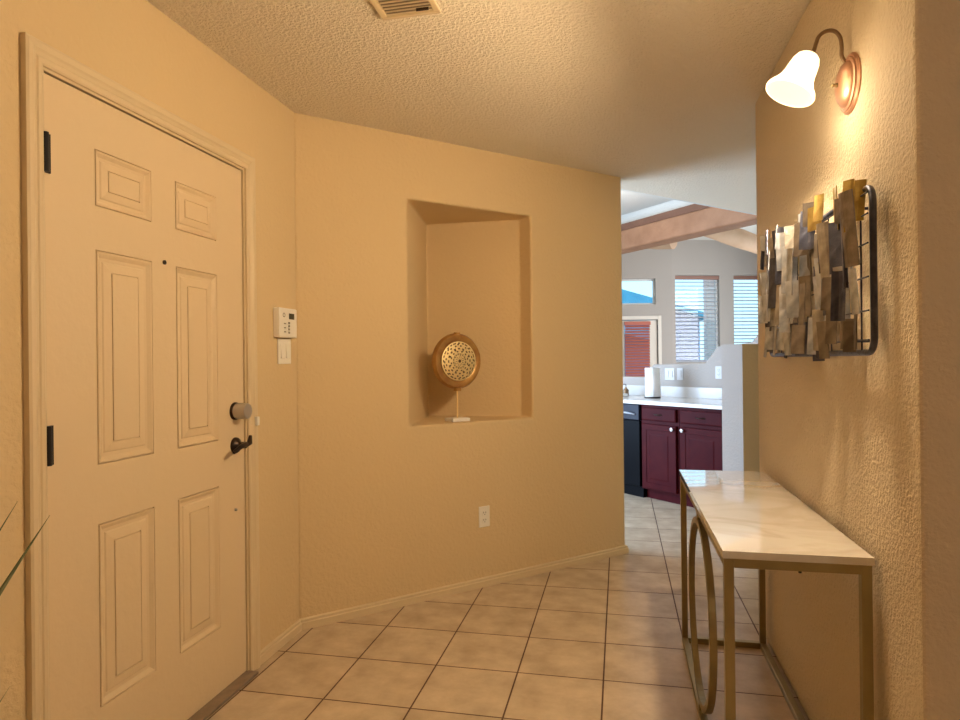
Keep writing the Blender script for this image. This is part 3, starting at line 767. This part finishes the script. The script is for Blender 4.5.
# swap local axes: local x = s, local y = t
bs = MB().box((-2.40, 4.398, CZ+.0005), (-.622, 4.4185, CZ+.10)).build('backsplash', m_counter, ct, bevel=.002)

# stepped half wall behind the counter
prof = [(-3.4, 0), (-.2, 0), (-.2, 1.435), (-.793, 1.435), (-.851, 1.372), (-1.190, 1.347), (-1.325, 1.195), (-1.95, 1.185), (-2.06, 1.058), (-3.4, 1.058)]
vs = [(s, 4.419, z) for s, z in prof]+[(s, 4.54, z) for s, z in prof]; n = len(prof)
fs = [tuple(range(n)), tuple(range(2*n-1, n-1, -1))]+[(i, (i+1) % n, n+(i+1) % n, n+i) for i in range(n)]
o = MB().add(vs, fs).build('wall_half', m_kit, bevel=.008); o.rotation_euler = (0, 0, KR); struct(o)
tag(o, 'stepped half-height wall behind the kitchen counter')
# pony wall at the end of the run: kitchen paint on the end, tan paint on the hall side
pw = MB()
s0, s1, t0, t1, hz = -.618, -.435, 3.705, 4.418, 1.345
vs = [(s0,t0,0),(s1,t0,0),(s1,t1,0),(s0,t1,0),(s0,t0,hz),(s1,t0,hz),(s1,t1,hz),(s0,t1,hz)]
pw.add(vs, [(0,1,5,4),(2,3,7,6),(3,0,4,7),(4,5,6,7),(0,3,2,1)], 0); pw.add([vs[1], vs[2], vs[6], vs[5]], [(0,1,2,3)], 1)
o = pw.build('wall_pony', [m_kit, m_tan], recalc=True); o.rotation_euler = (0, 0, KR); struct(o)
tag(o, 'half-height pony wall at the end of the kitchen counter')

# outlets on the half wall
outlet(K(-1.738, 4.419, 1.092), KR, 'white double switch plate on the half wall, nearest the paper towels', 'switch', 2, None, m_plate_grey)
outlet(K(-1.612, 4.419, 1.094), KR, 'white single switch plate on the half wall beside the double one', 'switch', 1, None, m_plate_grey)
outlet(K(-1.177, 4.419, 1.112), KR, 'white outlet plate on the half wall close to the pony wall', 'outlet', 1, None, m_plate_grey)

# paper towels on the counter
q = K(-1.70, 4.13, CZ+.0005)
t = thing('paper_towel_holder', 'white paper towel roll standing on the kitchen counter', 'paper towels', q, KR)
MB().lathe([(.0, 0), (.075, 0), (.075, .010), (.0, .012)], 28, caps=False).build('holder_base', m_bronze, t, smooth=True)
MB().lathe([(.018, .013), (.066, .013), (.067, .285), (.018, .285)], 36, caps=False).build('paper_roll', m_paper, t, smooth=True)
MB().tube([(0, 0, .012), (0, 0, .292)], .012, 8).build('holder_rod', m_white_pl, t)
vs = []; fs = []
for i in range(9):
    a = math.radians(-60+i*15); rr_ = .069
    vs += [(rr_*math.cos(a)+.012, rr_*math.sin(a), .015), (rr_*math.cos(a), rr_*math.sin(a), .284)]
for i in range(8): fs.append((i*2, i*2+2, i*2+3, i*2+1))
o = MB().add(vs, fs).build('loose_sheet', m_paper, t, smooth=True); sm = o.modifiers.new('s', 'SOLIDIFY'); sm.thickness = .0015
# soap pump and tray
q = K(-2.09, 4.10, CZ+.0005)
t = thing('soap_tray', 'white soap tray at the left end of the counter', 'tray', q, KR)
MB().box((-.07, -.035, 0), (.07, .035, .030)).build('tray_body', m_paper, t, bevel=.006)
t = thing('soap_pump', 'small dark soap pump beside the white tray on the counter', 'soap dispenser', K(-2.13, 4.22, CZ+.0005), KR)
MB().lathe([(.0, 0), (.026, 0), (.028, .01), (.028, .06), (.012, .075), (.010, .09), (.0, .09)], 20, caps=False).build('bottle', m_brown_m, t, smooth=True)
MB().tube([(0,0,.088),(0,0,.115),(-.010,-.012,.118),(-.035,-.03,.112)], .004, 8).build('spout', m_bronze, t)

# ------------------------------------------------------------------ outdoors beyond the windows
MB().box((-60, 13.9, -.4), (70, 90, -.15)).build('ground', m_ground); struct(bpy.data.objects['ground'])
t = thing('neighbour_house', 'neighbouring house with blue-grey sloping roof seen through the far windows', 'house', (3.0, 21.0, -.15), math.radians(12))
MB().box((-9, 0, 0), (1.15, 6, 2.75)).build('house_wall', m_stucco_out, t)
def zr(x): return 3.28-.29*x
g = MB().add([(-9.4,-.5,zr(-9.4)),(1.4,-.5,zr(1.4)),(1.4,6.5,zr(1.4)),(-9.4,6.5,zr(-9.4)),(-9.4,-.5,zr(-9.4)-.15),(1.4,-.5,zr(1.4)-.15),(1.4,6.5,zr(1.4)-.15),(-9.4,6.5,zr(-9.4)-.15)], [(0,1,2,3),(7,6,5,4),(0,4,5,1),(1,5,6,2),(2,6,7,3),(3,7,4,0)])
g.build('house_roof', m_roof_out, t)
g = MB().add([(-9,0,2.75),(1.15,0,2.75),(1.15,0,zr(1.15)-.16),(-9,0,zr(-9)-.16),(-9,.2,2.75),(1.15,.2,2.75),(-9,.2,zr(-9)-.16)], [(0,1,2,3),(4,6,5),(0,3,6,4)])
g.build('gable', m_stucco_out, t)
g = MB().add([(-9.4,-.9,zr(-9.4)-1.5),(-.15,-.9,zr(-.15)-1.5),(-.15,-.52,zr(-.15)),(-9.4,-.52,zr(-9.4)),(-9.4,-.5,zr(-9.4)-1.5),(-.15,-.5,zr(-.15)-1.5)], [(0,1,2,3),(0,4,5,1),(1,5,2),(4,0,3)])
g.build('roof_slope', m_roof_out, t)
pp = thing('patio_post', 'tan stucco post standing outside the middle far window', 'post', (3.60, 14.6, -.15), math.radians(12))
MB().box((-.12, -.12, 0), (.12, .12, 3.6)).build('post_shaft', m_post_out, pp, bevel=.02)
MB().box((-.22, -.22, 0), (.22, .22, .25)).build('post_foot', m_post_out, pp, bevel=.02)
